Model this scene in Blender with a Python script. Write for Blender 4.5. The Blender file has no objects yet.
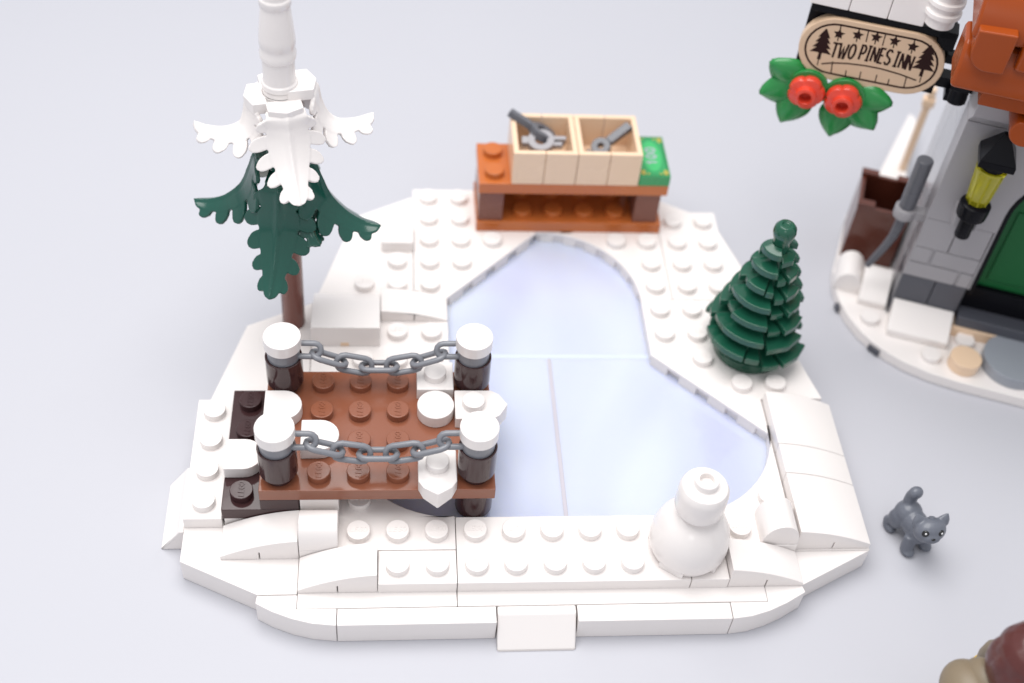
import bpy, bmesh, math, random
from mathutils import Vector, Matrix

random.seed(7)
S = 0.1                      # one stud pitch = 0.1 scene units
PI = math.pi
sc = bpy.context.scene
COL = sc.collection

# ------------------------------------------------------------------ materials
MATS = {}


def nt(name):
    m = bpy.data.materials.new(name)
    m.use_nodes = True
    t = m.node_tree
    return m, t, t.nodes, t.links, t.nodes["Principled BSDF"]


def plastic(name, col, rough=0.2, sss=0.0, sss_r=(1, .8, .7), var=0.03, bump=0.02, coat=0.0, trans=0.0, spec=0.5):
    m, t, N, L, b = nt(name)
    tc = N.new("ShaderNodeTexCoord")
    no = N.new("ShaderNodeTexNoise")
    no.inputs["Scale"].default_value = 3.0
    no.inputs["Detail"].default_value = 3.0
    L.new(tc.outputs["Object"], no.inputs["Vector"])
    # roughness: faint handling wear
    mr = N.new("ShaderNodeMapRange")
    mr.inputs["From Min"].default_value = 0.3
    mr.inputs["From Max"].default_value = 0.7
    mr.inputs["To Min"].default_value = max(0.02, rough - 0.05)
    mr.inputs["To Max"].default_value = rough + 0.07
    L.new(no.outputs["Fac"], mr.inputs["Value"])
    L.new(mr.outputs["Result"], b.inputs["Roughness"])
    # colour: very slight moulding variation
    mx = N.new("ShaderNodeMix")
    mx.data_type = "RGBA"
    c2 = tuple(max(0, min(1, c * (1 - var))) for c in col)
    mx.inputs[6].default_value = (*col, 1)
    mx.inputs[7].default_value = (*c2, 1)
    n2 = N.new("ShaderNodeTexNoise")
    n2.inputs["Scale"].default_value = 9.0
    L.new(tc.outputs["Object"], n2.inputs["Vector"])
    L.new(n2.outputs["Fac"], mx.inputs[0])
    L.new(mx.outputs[2], b.inputs["Base Color"])
    if bump:
        n3 = N.new("ShaderNodeTexNoise")
        n3.inputs["Scale"].default_value = 14.0
        n3.inputs["Detail"].default_value = 2.0
        L.new(tc.outputs["Object"], n3.inputs["Vector"])
        bp = N.new("ShaderNodeBump")
        bp.inputs["Strength"].default_value = bump
        bp.inputs["Distance"].default_value = 0.01
        L.new(n3.outputs["Fac"], bp.inputs["Height"])
        L.new(bp.outputs["Normal"], b.inputs["Normal"])
    b.inputs["IOR"].default_value = 1.53
    b.inputs["Specular IOR Level"].default_value = spec
    if sss:
        b.inputs["Subsurface Weight"].default_value = sss
        b.inputs["Subsurface Radius"].default_value = sss_r
        b.inputs["Subsurface Scale"].default_value = 0.02
    if coat:
        b.inputs["Coat Weight"].default_value = coat
    if trans:
        b.inputs["Transmission Weight"].default_value = trans
    MATS[name] = m
    return m


plastic("white_plastic", (.825, .780, .758), .2, var=.02)
plastic("brown_plastic", (.265, .092, .050), .15, var=.06)
plastic("dark_brown_plastic", (.048, .021, .022), .12, var=.06, spec=.4)
plastic("orange_plastic", (.50, .140, .034), .2)
plastic("tan_plastic", (.80, .585, .41), .25)
plastic("dark_green_plastic", (.011, .082, .048), .16, var=.08)
plastic("teal_green_plastic", (.009, .078, .056), .16, var=.08)
plastic("grey_plastic", (.195, .20, .222), .3)
plastic("light_grey_plastic", (.33, .315, .33), .32)
plastic("lit_light_grey_plastic", (.52, .52, .55), .2)  # light grey of the side wall with its strong lighting put into the colour
plastic("tool_grey_plastic", (.10, .102, .118), .28)
plastic("board_tan", (.64, .45, .30), .35)
plastic("slate_plastic", (.07, .073, .09), .35)
plastic("black_plastic", (.005, .005, .007), .25, spec=.1)
plastic("door_green_plastic", (.009, .105, .03), .35, spec=.2)
plastic("leaf_green_plastic", (.018, .225, .05), .25)
plastic("red_plastic", (.68, .055, .028), .2)
plastic("print_brown", (.025, .010, .009), .6, bump=0, spec=.1)
plastic("print_green", (.05, .44, .14), .22, bump=0)
plastic("print_gold", (.38, .33, .06), .3, bump=0)
plastic("print_silver", (.36, .38, .44), .3, bump=0)
plastic("note_green", (.03, .30, .10), .22)
plastic("cat_grey_plastic", (.13, .14, .17), .34, bump=.03)
plastic("hair_maroon_plastic", (.085, .017, .014), .32)
plastic("olive_tan_plastic", (.22, .17, .11), .45)
plastic("skin_yellow_plastic", (.75, .50, .06), .3)
plastic("trunk_brown_plastic", (.185, .056, .038), .25, spec=.35)
plastic("leg_brown_plastic", (.20, .078, .055), .3, spec=.3)
plastic("bin_brown_plastic", (.115, .030, .018), .18)
plastic("joint_highlight", (.60, .66, .80), .1, bump=0)
plastic("joint_tan", (.52, .49, .545), .2, bump=0)
plastic("eye_black", (.006, .006, .007), .2, bump=0)
plastic("eye_white", (.8, .8, .8), .3, bump=0)
plastic("roof_orange_plastic", (.30, .052, .006), .22, spec=.3)
plastic("grey_disc_plastic", (.30, .32, .36), .3)


def lamp_glass():
    m, t, N, L, b = nt("trans_yellow_plastic")
    b.inputs["Base Color"].default_value = (.86, .80, .03, 1)
    b.inputs["Transmission Weight"].default_value = .8
    b.inputs["Roughness"].default_value = .06
    b.inputs["IOR"].default_value = 1.5
    MATS["trans_yellow_plastic"] = m


lamp_glass()


def ice_mat():
    m, t, N, L, b = nt("opal_ice_plastic")
    tc = N.new("ShaderNodeTexCoord")
    mp = N.new("ShaderNodeMapping")
    mp.inputs["Scale"].default_value = (1.0, .45, 1)
    mp.inputs["Rotation"].default_value = (0, 0, .3)
    L.new(tc.outputs["Object"], mp.inputs["Vector"])
    no = N.new("ShaderNodeTexNoise")
    no.inputs["Scale"].default_value = 1.7
    no.inputs["Detail"].default_value = 2.0
    no.inputs["Distortion"].default_value = 1.4
    L.new(mp.outputs["Vector"], no.inputs["Vector"])
    cr = N.new("ShaderNodeValToRGB")
    e = cr.color_ramp.elements
    e[0].position = .30
    e[0].color = (.515, .535, .74, 1)
    e[1].position = .72
    e[1].color = (.64, .68, .785, 1)
    x = e.new(.5)
    x.color = (.575, .605, .76, 1)
    L.new(no.outputs["Fac"], cr.inputs["Fac"])
    L.new(cr.outputs["Color"], b.inputs["Base Color"])
    b.inputs["Roughness"].default_value = .07
    b.inputs["IOR"].default_value = 1.5
    b.inputs["Subsurface Weight"].default_value = .35
    b.inputs["Subsurface Radius"].default_value = (.5, .6, 1.0)
    b.inputs["Subsurface Scale"].default_value = .04
    b.inputs["Coat Weight"].default_value = .6
    b.inputs["Coat Roughness"].default_value = .03
    b.inputs["Thin Film Thickness"].default_value = 420
    b.inputs["Thin Film IOR"].default_value = 1.38
    MATS["opal_ice_plastic"] = m


ice_mat()


def surface_mat():
    m, t, N, L, b = nt("pale_sheet")
    tc = N.new("ShaderNodeTexCoord")
    no = N.new("ShaderNodeTexNoise")
    no.inputs["Scale"].default_value = 1.1
    no.inputs["Detail"].default_value = 4
    L.new(tc.outputs["Object"], no.inputs["Vector"])
    mx = N.new("ShaderNodeMix")
    mx.data_type = "RGBA"
    mx.inputs[6].default_value = (.474, .475, .514, 1)
    mx.inputs[7].default_value = (.488, .488, .526, 1)
    L.new(no.outputs["Fac"], mx.inputs[0])
    L.new(mx.outputs[2], b.inputs["Base Color"])
    b.inputs["Roughness"].default_value = .55
    n3 = N.new("ShaderNodeTexNoise")
    n3.inputs["Scale"].default_value = 60
    L.new(tc.outputs["Object"], n3.inputs["Vector"])
    bp = N.new("ShaderNodeBump")
    bp.inputs["Strength"].default_value = .02
    L.new(n3.outputs["Fac"], bp.inputs["Height"])
    L.new(bp.outputs["Normal"], b.inputs["Normal"])
    MATS["pale_sheet"] = m


surface_mat()

# ------------------------------------------------------------------ objects


def V(*a):
    return Vector(a)


class Thing:
    """An Empty at the thing's base; parts are built in frame coordinates (studs)."""

    def __init__(s, name, label, cat, base, rot=0.0, world=None, group=None):
        s.base = Vector(base)
        o = bpy.data.objects.new(name, None)
        o.empty_display_size = .05
        COL.objects.link(o)
        o.location = (Vector(world) if world is not None else s.base) * S
        o.rotation_euler = (0, 0, rot)
        o["label"] = label
        o["category"] = cat
        if group:
            o["group"] = group
        s.o = o


def finish(me, name, mat, bevel, angle=38, seg=2):
    me.materials.append(MATS[mat])
    for p in me.polygons:
        p.use_smooth = True
    me.set_sharp_from_angle(angle=math.radians(angle))
    o = bpy.data.objects.new(name, me)
    COL.objects.link(o)
    if bevel:
        md = o.modifiers.new("edge", "BEVEL")
        md.width = bevel * S
        md.segments = seg
        md.limit_method = "ANGLE"
        md.angle_limit = math.radians(angle)
        md.use_clamp_overlap = False
        md.harden_normals = True
    return o


def part(name, bm, mat, thing, parent=None, bevel=.022, label=None, angle=38):
    """link bm as one mesh object under a thing (or under one of its parts)"""
    for v in bm.verts:
        v.co = (v.co - thing.base) * S
    bmesh.ops.recalc_face_normals(bm, faces=bm.faces)
    me = bpy.data.meshes.new(name)
    bm.to_mesh(me)
    bm.free()
    o = finish(me, name, mat, bevel, angle)
    o.parent = parent or thing.o
    if label:
        o["label"] = label
    return o


def single(name, bm, mat, label, cat, base, rot=0.0, world=None, bevel=.022, group=None, angle=38):
    base = Vector(base)
    for v in bm.verts:
        v.co = (v.co - base) * S
    bmesh.ops.recalc_face_normals(bm, faces=bm.faces)
    me = bpy.data.meshes.new(name)
    bm.to_mesh(me)
    bm.free()
    o = finish(me, name, mat, bevel, angle)
    o.location = (Vector(world) if world is not None else base) * S
    o.rotation_euler = (0, 0, rot)
    o["label"] = label
    o["category"] = cat
    if group:
        o["group"] = group
    return o


# ------------------------------------------------------------------ shapes
G_ = .008      # half gap between neighbouring pieces


def B():
    return bmesh.new()


def box(bm, x0, x1, y0, y1, z0, z1, g=G_):
    x0 += g; x1 -= g; y0 += g; y1 -= g
    vs = [bm.verts.new(p) for p in ((x0, y0, z0), (x1, y0, z0), (x1, y1, z0), (x0, y1, z0),
                                    (x0, y0, z1), (x1, y0, z1), (x1, y1, z1), (x0, y1, z1))]
    for f in ((3, 2, 1, 0), (4, 5, 6, 7), (0, 1, 5, 4), (1, 2, 6, 5), (2, 3, 7, 6), (3, 0, 4, 7)):
        bm.faces.new([vs[i] for i in f])
    return vs


def prism(bm, poly, z0, z1):
    lo = [bm.verts.new((x, y, z0)) for x, y in poly]
    hi = [bm.verts.new((x, y, z1)) for x, y in poly]
    n = len(poly)
    bm.faces.new(list(reversed(lo)))
    bm.faces.new(hi)
    for i in range(n):
        bm.faces.new((lo[i], lo[(i + 1) % n], hi[(i + 1) % n], hi[i]))
    return lo + hi


def profile(bm, pts, a0, a1, axis="y"):
    """extrude a closed profile [(s, z)] between a0 and a1 along axis; s runs along the other axis"""
    def P(s, z, a):
        return (s, a, z) if axis == "y" else (a, s, z)
    A = [bm.verts.new(P(s, z, a0)) for s, z in pts]
    C = [bm.verts.new(P(s, z, a1)) for s, z in pts]
    n = len(pts)
    bm.faces.new(A)
    bm.faces.new(list(reversed(C)))
    for i in range(n):
        bm.faces.new((A[i], C[i], C[(i + 1) % n], A[(i + 1) % n]))
    return A + C


def lathe(bm, prof, cx, cy, seg=36, cap0=True, cap1=True):
    rings = []
    for r, z in prof:
        rings.append([bm.verts.new((cx + r * math.cos(2 * PI * i / seg), cy + r * math.sin(2 * PI * i / seg), z)) for i in range(seg)])
    for a, b in zip(rings, rings[1:]):
        for i in range(seg):
            bm.faces.new((a[i], a[(i + 1) % seg], b[(i + 1) % seg], b[i]))
    if cap0:
        bm.faces.new(list(reversed(rings[0])))
    if cap1:
        bm.faces.new(rings[-1])
    return [v for r in rings for v in r]


def cyl(bm, cx, cy, r, z0, z1, seg=36):
    return lathe(bm, [(r, z0), (r, z1)], cx, cy, seg)


def stud(bm, cx, cy, z):
    cyl(bm, cx, cy, .3, z - .03, z + .21, 32)


def studs(bm, pts, z):
    for x, y in pts:
        stud(bm, x, y, z)


def tube(bm, pts, r, seg=10, closed=False, r_end=None):
    """round tube along points"""
    pts = [Vector(p) for p in pts]
    n = len(pts)
    rings = []
    up = None
    for i, p in enumerate(pts):
        if closed:
            d = (pts[(i + 1) % n] - pts[i - 1]).normalized()
        else:
            d = (pts[min(i + 1, n - 1)] - pts[max(i - 1, 0)]).normalized()
        if up is None:
            up = d.orthogonal().normalized()
        up = (up - d * up.dot(d)).normalized()
        sd = d.cross(up)
        rr = r if r_end is None else r + (r_end - r) * i / (n - 1)
        rings.append([bm.verts.new(p + rr * (math.cos(2 * PI * k / seg) * up + math.sin(2 * PI * k / seg) * sd)) for k in range(seg)])
    m = n if closed else n - 1
    if closed:
        # choose the twist that lines the last ring up with the first
        best = min(range(seg), key=lambda o: sum((rings[-1][k].co - rings[0][(k + o) % seg].co).length for k in range(seg)))
    for i in range(m):
        a, b = rings[i], rings[(i + 1) % n]
        o = best if closed and i == n - 1 else 0
        for k in range(seg):
            bm.faces.new((a[k], a[(k + 1) % seg], b[(k + 1 + o) % seg], b[(k + o) % seg]))
    if not closed:
        bm.faces.new(list(reversed(rings[0])))
        bm.faces.new(rings[-1])


def xform(verts, M):
    for v in verts:
        v.co = M @ v.co


def arc(cx, cy, r, a0, a1, n=16):
    return [(cx + r * math.cos(math.radians(a0 + (a1 - a0) * i / n)), cy + r * math.sin(math.radians(a0 + (a1 - a0) * i / n))) for i in range(n + 1)]


def ribbon(bm, pts, w, z0, z1):
    """flat mitred stroke in the xy plane (later turned as needed)"""
    P = [Vector((p[0], p[1])) for p in pts]
    n = len(P)
    L, R = [], []
    for i in range(n):
        if i == 0:
            d = (P[1] - P[0]).normalized(); m = Vector((-d.y, d.x)); k = 1
        elif i == n - 1:
            d = (P[-1] - P[-2]).normalized(); m = Vector((-d.y, d.x)); k = 1
        else:
            d1 = (P[i] - P[i - 1]).normalized(); d2 = (P[i + 1] - P[i]).normalized()
            t = (d1 + d2)
            t = t.normalized() if t.length > 1e-6 else d1
            m = Vector((-t.y, t.x))
            k = min(2.5, 1 / max(.3, m.dot(Vector((-d1.y, d1.x)))))
        L.append(P[i] + m * w / 2 * k)
        R.append(P[i] - m * w / 2 * k)
    out = []
    rows = []
    for i in range(n):
        rows.append([bm.verts.new((L[i].x, L[i].y, z0)), bm.verts.new((R[i].x, R[i].y, z0)),
                     bm.verts.new((R[i].x, R[i].y, z1)), bm.verts.new((L[i].x, L[i].y, z1))])
    for a, b in zip(rows, rows[1:]):
        for k in range(4):
            bm.faces.new((a[k], a[(k + 1) % 4], b[(k + 1) % 4], b[k]))
    bm.faces.new(rows[0])
    bm.faces.new(list(reversed(rows[-1])))
    for r in rows:
        out += r
    return out


# stroke letters, unit cell 1 wide x 1 high
LETTERS = {
    "T": [[(0, 1), (1, 1)], [(.5, 1), (.5, 0)]],
    "W": [[(0, 1), (.22, 0), (.30, 0), (.5, .72), (.70, 0), (.78, 0), (1, 1)]],
    "O": [[(.5 + .5 * math.sin(t), .5 + .5 * math.cos(t)) for t in [2 * PI * i / 14 for i in range(15)]]],
    "P": [[(.05, 0), (.05, 1), (.6, 1), (.95, .85), (.95, .6), (.6, .45), (.05, .42)]],
    "I": [[(.5, 0), (.5, 1)], [(0, 1), (1, 1)], [(0, 0), (1, 0)]],
    "N": [[(0, 0), (0, 1)], [(0, 1), (1, 0)], [(1, 0), (1, 1)]],
    "E": [[(1, 1), (0, 1), (0, 0), (1, 0)], [(0, .52), (.8, .52)]],
    "S": [[(1, .85), (.7, 1), (.3, 1), (0, .8), (.1, .6), (.85, .4), (1, .2), (.7, 0), (.3, 0), (0, .15)]],
    "L": [[(0, 1), (0, 0), (1, 0)]],
    "G": [[(1, .85), (.7, 1), (.3, 1), (0, .75), (0, .25), (.3, 0), (.7, 0), (1, .2), (1, .5), (.6, .5)]],
    "1": [[(.2, .75), (.55, 1), (.55, 0)]],
    "0": [[(.5 + .45 * math.sin(t), .5 + .5 * math.cos(t)) for t in [2 * PI * i / 12 for i in range(13)]]],
}


def letter(bm, ch, x, y, w, h, lw, z0, z1, slant=0.0):
    out = []
    for k, st in enumerate(LETTERS[ch]):
        out += ribbon(bm, [(x + px * w + slant * py * h, y + py * h) for px, py in st], lw, z0, z1 - .0015 * k)
    return out


def stud_marks(bm, pts, z, rot=0.0):
    """raised moulded lettering on stud tops"""
    for cx, cy in pts:
        vs = []
        x = -.22
        for ch in "LEGO":
            vs += letter(bm, ch, x, -.065, .085, .13, .03, z + .2, z + .224, .15)
            x += .115
        M = Matrix.Translation((cx, cy, 0)) @ Matrix.Rotation(rot, 4, "Z")
        xform(vs, M)


# ================================================================== the table sheet
bm = B()
bmesh.ops.create_grid(bm, x_segments=1, y_segments=1, size=40)
me = bpy.data.meshes.new("table_surface")
bm.to_mesh(me)
bm.free()
me.materials.append(MATS["pale_sheet"])
ts = bpy.data.objects.new("table_surface", me)
COL.objects.link(ts)
ts["kind"] = "structure"
ts["label"] = "pale lavender grey sheet the models stand on"
ts["category"] = "table surface"

# ================================================================== skating pond base
base = Thing("skating_pond_base", "white snowy base of toy plates round a frozen pond", "pond base", (4, 6, 0))
ZL, ZR = .8, 1.2
W = "white_plastic"

# solid floor below everything
core = [(-4.9, 1.1), (-3.05, .12), (-1, -.35), (9, -.35), (11, .15), (12.9, 1.15), (12.9, 6), (11.8, 10), (10.9, 13.9), (9, 14.8), (1.1, 14.8),
        (-.95, 13.5), (-1.85, 10.1), (-3.8, 9), (-4.8, 6), (-4.9, 6)]
bm = B()
prism(bm, core, .02, .55)
part("base_plate", bm, W, base)


def arcs_off(cx, cy, a0, a1, d=0.0, n=14):
    return arc(cx, cy, 3 + d, a0, a1, n)


def plate(poly, z0=ZL, z1=ZR, st=(), name="snow_plate", low=None, teeth=(), marks=True, mats=W, label=None):
    bm = B()
    if low:
        prism(bm, poly, 1.07, z1)
        prism(bm, low, .56, 1.08)
        for tpoly in teeth:
            prism(bm, tpoly, .78, 1.075)
    else:
        prism(bm, poly, z0, z1)
    studs(bm, st, z1)
    if marks:
        MARKS.extend((x, y, z1) for x, y in st)
    return part(name, bm, mats, base, label=label)


MARKS = []


def teeth_line(p, q, n, depth, frac=.60, start=.0):
    """boxes along p->q, body on the left side of the line"""
    p, q = Vector(p), Vector(q)
    d = (q - p)
    l = d.length
    d.normalize()
    nn = Vector((-d.y, d.x))
    out = []
    for i in range(n):
        a = l * (i + start) / n
        b = a + l * frac / n
        out.append([tuple(p + d * a), tuple(p + d * b), tuple(p + d * b + nn * depth), tuple(p + d * a + nn * depth)])
    return out


def teeth_arc(cx, cy, a0, a1, n, depth, frac=.58):
    out = []
    for i in range(n):
        b0 = a0 + (a1 - a0) * i / n
        b1 = b0 + (a1 - a0) * frac / n
        out.append(arc(cx, cy, 3, b0, b1, 3) + arc(cx, cy, 3 + depth, b1, b0, 3))
    return out


g = G_
# front rim
plate([(-2 + g, 1 + g), (2 - g, 1 + g), (2 - g, 2)] + arc(2, 5, 3, 270, 180, 18) + [(-2 + g, 5)], .56, ZR,
      [(-.5, 1.5), (.5, 1.5), (1.5, 1.5), (-.5, 2.5)])
plate([(0 + g, 0), (2 - g, 0), (2 - g, 1 - g), (0 + g, 1 - g)], .56, ZR, [(.5, .5), (1.5, .5)])
plate([(2 + g, 0), (8 - g, 0), (8 - g, 2), (2 + g, 2)], .56, ZR,
      [(x + .5, y + .5) for x in range(2, 7) for y in (0, 1)])
plate([(8 + g, 0), (9 - g, 0), (9, 1), (11 - g, 1), (11 - g, 5)] + arc(8, 5, 3, 0, -90, 18), .56, ZR,
      [(9.5, 1.5), (10.5, 2.5)])
# right rim
k = .07
plate([(8, 7.7), (11 - g, 4.7), (11, 6), (12.83, 6.02), (11.87, 10 - g), (8, 10 - g)], st=[(8.5, 9.5), (9.5, 9.5), (8.5, 8.5), (9.5, 8.5), (9.5, 7.5), (10.5, 6.5), (11.5, 6.5)],
      low=[(8 + .02, 7.7 + .2), (8 + .02, 10 - g), (11.8, 10 - g), (12.75, 6.02), (11, 6), (11 - g, 4.7 + k * 1.5)],
      teeth=teeth_line((8.01, 7.69), (10.98, 4.72), 4, .16, start=.0))
plate([(5 + g, 15), (5 + g, 13)] + arc(5, 10, 3, 90, 0, 20) + [(9 - g, 10 + g), (9 - g, 14.9), (8.9, 15)],
      st=[(7.5, 12.5), (8.5, 12.5), (8.5, 11.5), (8.5, 10.5)],
      low=[(5 + g, 14.9)] + [(5 + g, 13 + k)] + arc(5, 10, 3 + k, 90, 0, 20) + [(9 - g, 10 + g), (9 - g, 14.8)],
      teeth=teeth_arc(5, 10, 88, 2, 6, .16))
plate([(9 + g, 10 + g), (11.87, 10 + g), (11.0, 13.15), (11.0, 14.05), (10.2, 14.05), (9 + g, 14.75)], .1, ZR,
      [(9.5, 13.5), (10.5, 13.5), (9.5, 12.5), (10.5, 12.5), (9.5, 11.5), (10.5, 11.5), (9.5, 10.5), (10.5, 10.5)])
# back left rim
plate([(1 + g, 9.99), (2, 10), (5 - g, 13), (5 - g, 15), (1 + g, 15)],
      st=[(1.5, 14.5), (2.5, 14.5), (1.5, 13.5), (2.5, 13.5), (1.5, 12.5), (2.5, 12.5), (3.5, 12.5), (1.5, 11.5), (2.5, 11.5), (1.5, 10.5)],
      low=[(1 + g, 10), (2 - k * 1.41, 10), (5 - g - k, 13 + .1), (5 - g - k, 14.9), (1 + g, 14.9)],
      teeth=[list(reversed(t)) for t in teeth_line((4.98, 12.98), (2.02, 10.02), 4, -.16, start=.3)])
plate([(1 - g, 10 + g), (1 - g, 14.62), (-.96, 13.55), (-1.05, 13.0), (-1.93, 10 + g)], .1, ZR, [(.5, 11.5), (.5, 10.5), (-.5, 10.5)])
# left middle rim (behind the dock)
plate([(-1.98, 6.0), (2, 6.0), (2, 10 - g), (-1.9, 10 - g), (-1.98, 9.9)], .56, ZR, [(.5, 8.5), (1.5, 8.5), (-.5, 7.4), (.5, 7.4), (1.5, 7.4)])
plate([(-2 - g, 6 + g), (-2 - g, 9.98), (-3.93, 9.0), (-4.75, 6 + g)], .1, 1.0, name="wedge_tile", marks=False)
# left plate of four studs and the base edges below it
plate([(-5 + g, 2 + g), (-4 - g, 2 + g), (-4 - g, 6 - g), (-5 + g, 6 - g)], ZL, ZR, [(-4.5, 2.5), (-4.5, 3.5), (-4.5, 4.5), (-4.5, 5.5)])
plate([(-5, 1), (-3, 0), (-2 - g, 0), (-2 - g, 2.2), (-4, 2.2), (-4, 6), (-5, 6)], 0, ZL, name="snow_wedge", marks=False)
plate([(-3, -.02), (-2 + .0, -.02), (-2, -.42), (-1 - g, -.42), (-1 - g, -.90)] + [(-1.6, -.83), (-2.1, -.69), (-2.6, -.48), (-3.02, -.24)], 0, ZL - .004, name="curved_edge", marks=False)
plate([(-2 + g, -.42 + g), (2 - g, -.42 + g), (2 - g, .8), (-2 + g, .8)], .02, ZL - .002, name="edge_tile", marks=False)
plate([(2 + g, -.42 + g), (10 - g, -.42 + g), (10 - g, .8), (2 + g, .8)], .02, ZL - .002, name="edge_tile", marks=False)
plate([(10 + g, -.42), (10 + g, 1.08), (11, 1.08), (13.1, 1.08), (11.05, .06), (11, .05)], 0, ZL - .001, name="snow_wedge", marks=False)
plate([(9 + g, -.90), (9 + g, -.42), (10, -.42), (10, .04), (11, .04), (11.05, -.16), (10.5, -.47), (10, -.69), (9.5, -.84)], 0, ZL - .005, name="curved_edge", marks=False)
plate([(-1 + g, -.90), (3 - .03, -.90), (3 - .03, -.42 - g), (-1 + g, -.42 - g)], .0, ZL - .004, name="edge_tile", marks=False)
plate([(5 + .03, -.90), (9 - g, -.90), (9 - g, -.42 - g), (5 + .03, -.42 - g)], .0, ZL - .004, name="edge_tile", marks=False)
plate([(11, 1.085), (13.1, 1.085), (13.1, 5.96), (11, 5.96)], 0, ZL, name="snow_wedge", marks=False)


def cheese(bm, x0, x1, y0, y1, z0, z1, lip, flat=.12, axis="x"):
    """slope: high at y1, low lip at y0; profile extruded along x"""
    pts = [(y0, z0), (y0, z0 + lip), (y1 - flat, z1), (y1, z1), (y1, z0)]
    return profile(bm, pts, x0, x1, axis=axis)


bm = B()
profile(bm, [(-1.27, 0.0), (-1.27, .03), (-.66, .80), (-.42, .80), (-.42, 0.0)], 3 + .0, 5 - .0, axis="x")
o = part("front_slope", bm, W, base, bevel=.05)
bm = B()
profile(bm, [(-5.66, 0), (-5.66, .03), (-5.12, .80), (-5.0, .80), (-5.0, 0)], 1.88, 3.95, axis="y")
part("side_slope", bm, W, base, bevel=.03)


def curve_pts(s_hi, s_lo, z0, zt, zl, n=10, slot=0):
    pts = [(s_hi, z0)]
    for i in range(n + 1):
        t = i / n
        pts.append((s_hi + (s_lo - s_hi) * t, zt - (zt - zl) * (.25 * t + .75 * t * t)))
    pts.append((s_lo, z0))
    if slot:
        m, e = (s_hi + s_lo) / 2, (.014 if s_hi > s_lo else -.014)
        pts += [(m - e, z0), (m - e, z0 + slot), (m + e, z0 + slot), (m + e, z0)]
    return pts


def notch_slope(s_hi, s_lo, a0, a1, z0, zt, zl, axis="y", lift=.0):
    bm = B()
    profile(bm, curve_pts(s_hi, s_lo, z0, zt, zl, slot=.3), a0 + g, a1 - g, axis)
    return part("curved_slope", bm, W, base)


notch_slope(-2 - g, -4 + g, 1.02, 2, ZL, 1.6, .93)
notch_slope(0 - g, -2 + g, .01, 1, ZL, 1.6, .93)
notch_slope(9 + g, 11 - g, .01, 1, ZL, 1.6, .93)
for y0, y1 in ((1.12, 3.06), (3.06, 4.06), (4.06, 5.96)):
    notch_slope(11 + .02, 13.08, y0, y1, ZL, 1.63, 1.0)
notch_slope(0 + g, 2 - g, 9, 10, ZR, 1.64, 1.26)
# wide ramp slope behind the dock and a square tile by the back
bm = B()
profile(bm, curve_pts(8.0, 10.1, ZR, 2.0, 1.28), -2 + g, 0 - g, "x")
part("ramp_slope", bm, W, base)
bm = B()
box(bm, -1.15, -.9, 7.985, 8.1, 1.22, 1.36)
part("mould_mark", bm, "tan_plastic", base, bevel=0)
bm = B()
box(bm, 0, 1, 12, 13.05, ZR, 1.6)
part("square_tile", bm, W, base)


def double_curve(bm, cx, cy, z0, zt, axis="y", hw=.5, hl=.5):
    pts = [(-hw, 0), (-hw, .12)] + [(-hw * math.cos(PI * i / 14), .12 + (zt - z0 - .12) * math.sin(PI * i / 14)) for i in range(1, 14)] + [(hw, .12), (hw, 0)]
    if axis == "y":
        profile(bm, [(cx + s * .985, z0 + z) for s, z in pts], cy - hl + g, cy + hl - g, "y")
    else:
        profile(bm, [(cy + s * .985, z0 + z) for s, z in pts], cx - hl + g, cx + hl - g, "x")


bm = B()
double_curve(bm, 10.5, 1.52, ZR, 2.0, "y")
part("snow_mound", bm, W, base)
bm = B()
double_curve(bm, -1.5, 1.5, ZR, 2.0, "x")
part("snow_mound", bm, W, base)

# opal ice panels
ice = "opal_ice_plastic"
for x0, x1, y0, y1 in ((1.6, 8.4, 8.0, 13.3), (-1.2, 5.0, 1.7, 8.0), (5.0, 11.2, 1.7, 8.0)):
    bm = B()
    box(bm, x0, x1, y0, y1, .56, .79, .012)
    part("ice_panel", bm, ice, base, bevel=.03)
for x0, x1, y0, y1, mt in ((1.7, 8.2, 7.91, 8.09, "joint_highlight"), (4.94, 5.06, 1.9, 7.91, "joint_tan")):  # pale strip paints the edge highlight of the rear joint; tan one is a seam
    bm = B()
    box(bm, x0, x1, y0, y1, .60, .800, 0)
    part("joint_and_highlight", bm, mt, base, bevel=.02)

bm = B()
for x, y, z in MARKS:
    stud_marks(bm, [(x, y)], z)
part("stud_lettering", bm, W, base, bevel=0)

# ================================================================== dock
dock = Thing("wooden_dock", "brown toy dock with four dark posts jutting over the pond", "dock", (0, 4, .8))
bm = B()
box(bm, -4, -2, 2, 6, 1.2, 1.6)
studs(bm, [(-3.5, 2.5), (-3.5, 4.5), (-3.5, 5.5)], 1.6)
p0 = part("step_plate", bm, "dark_brown_plastic", dock)
bm = B()
box(bm, -3.96, -2.04, 2.04, 5.96, .8, 1.19)
part("step_base", bm, W, dock)
bm = B()
box(bm, -2, -1, 2.02, 3, 1.2, 1.98)
part("support_brick", bm, W, dock)
bm = B()
box(bm, -3, -2, 2, 6, 1.6, 2.0)
part("riser_plate", bm, "dark_brown_plastic", dock)
dst = [(x + .5, y + .5) for x in range(-2, 1) for y in range(2, 6) if (x, y) not in ((-2, 3),)]
bm = B()
box(bm, -3, 3, 2, 6, 2.0, 2.4)
studs(bm, dst, 2.4)
part("deck_plate", bm, "brown_plastic", dock)
bm = B()
stud_marks(bm, dst, 2.4, PI / 2)
part("stud_lettering", bm, "brown_plastic", dock, bevel=0)
bm = B()
stud_marks(bm, [(-3.5, 2.5), (-3.5, 4.5), (-3.5, 5.5)], 1.6, PI / 2)
part("step_lettering", bm, "dark_brown_plastic", dock, bevel=0)


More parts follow.
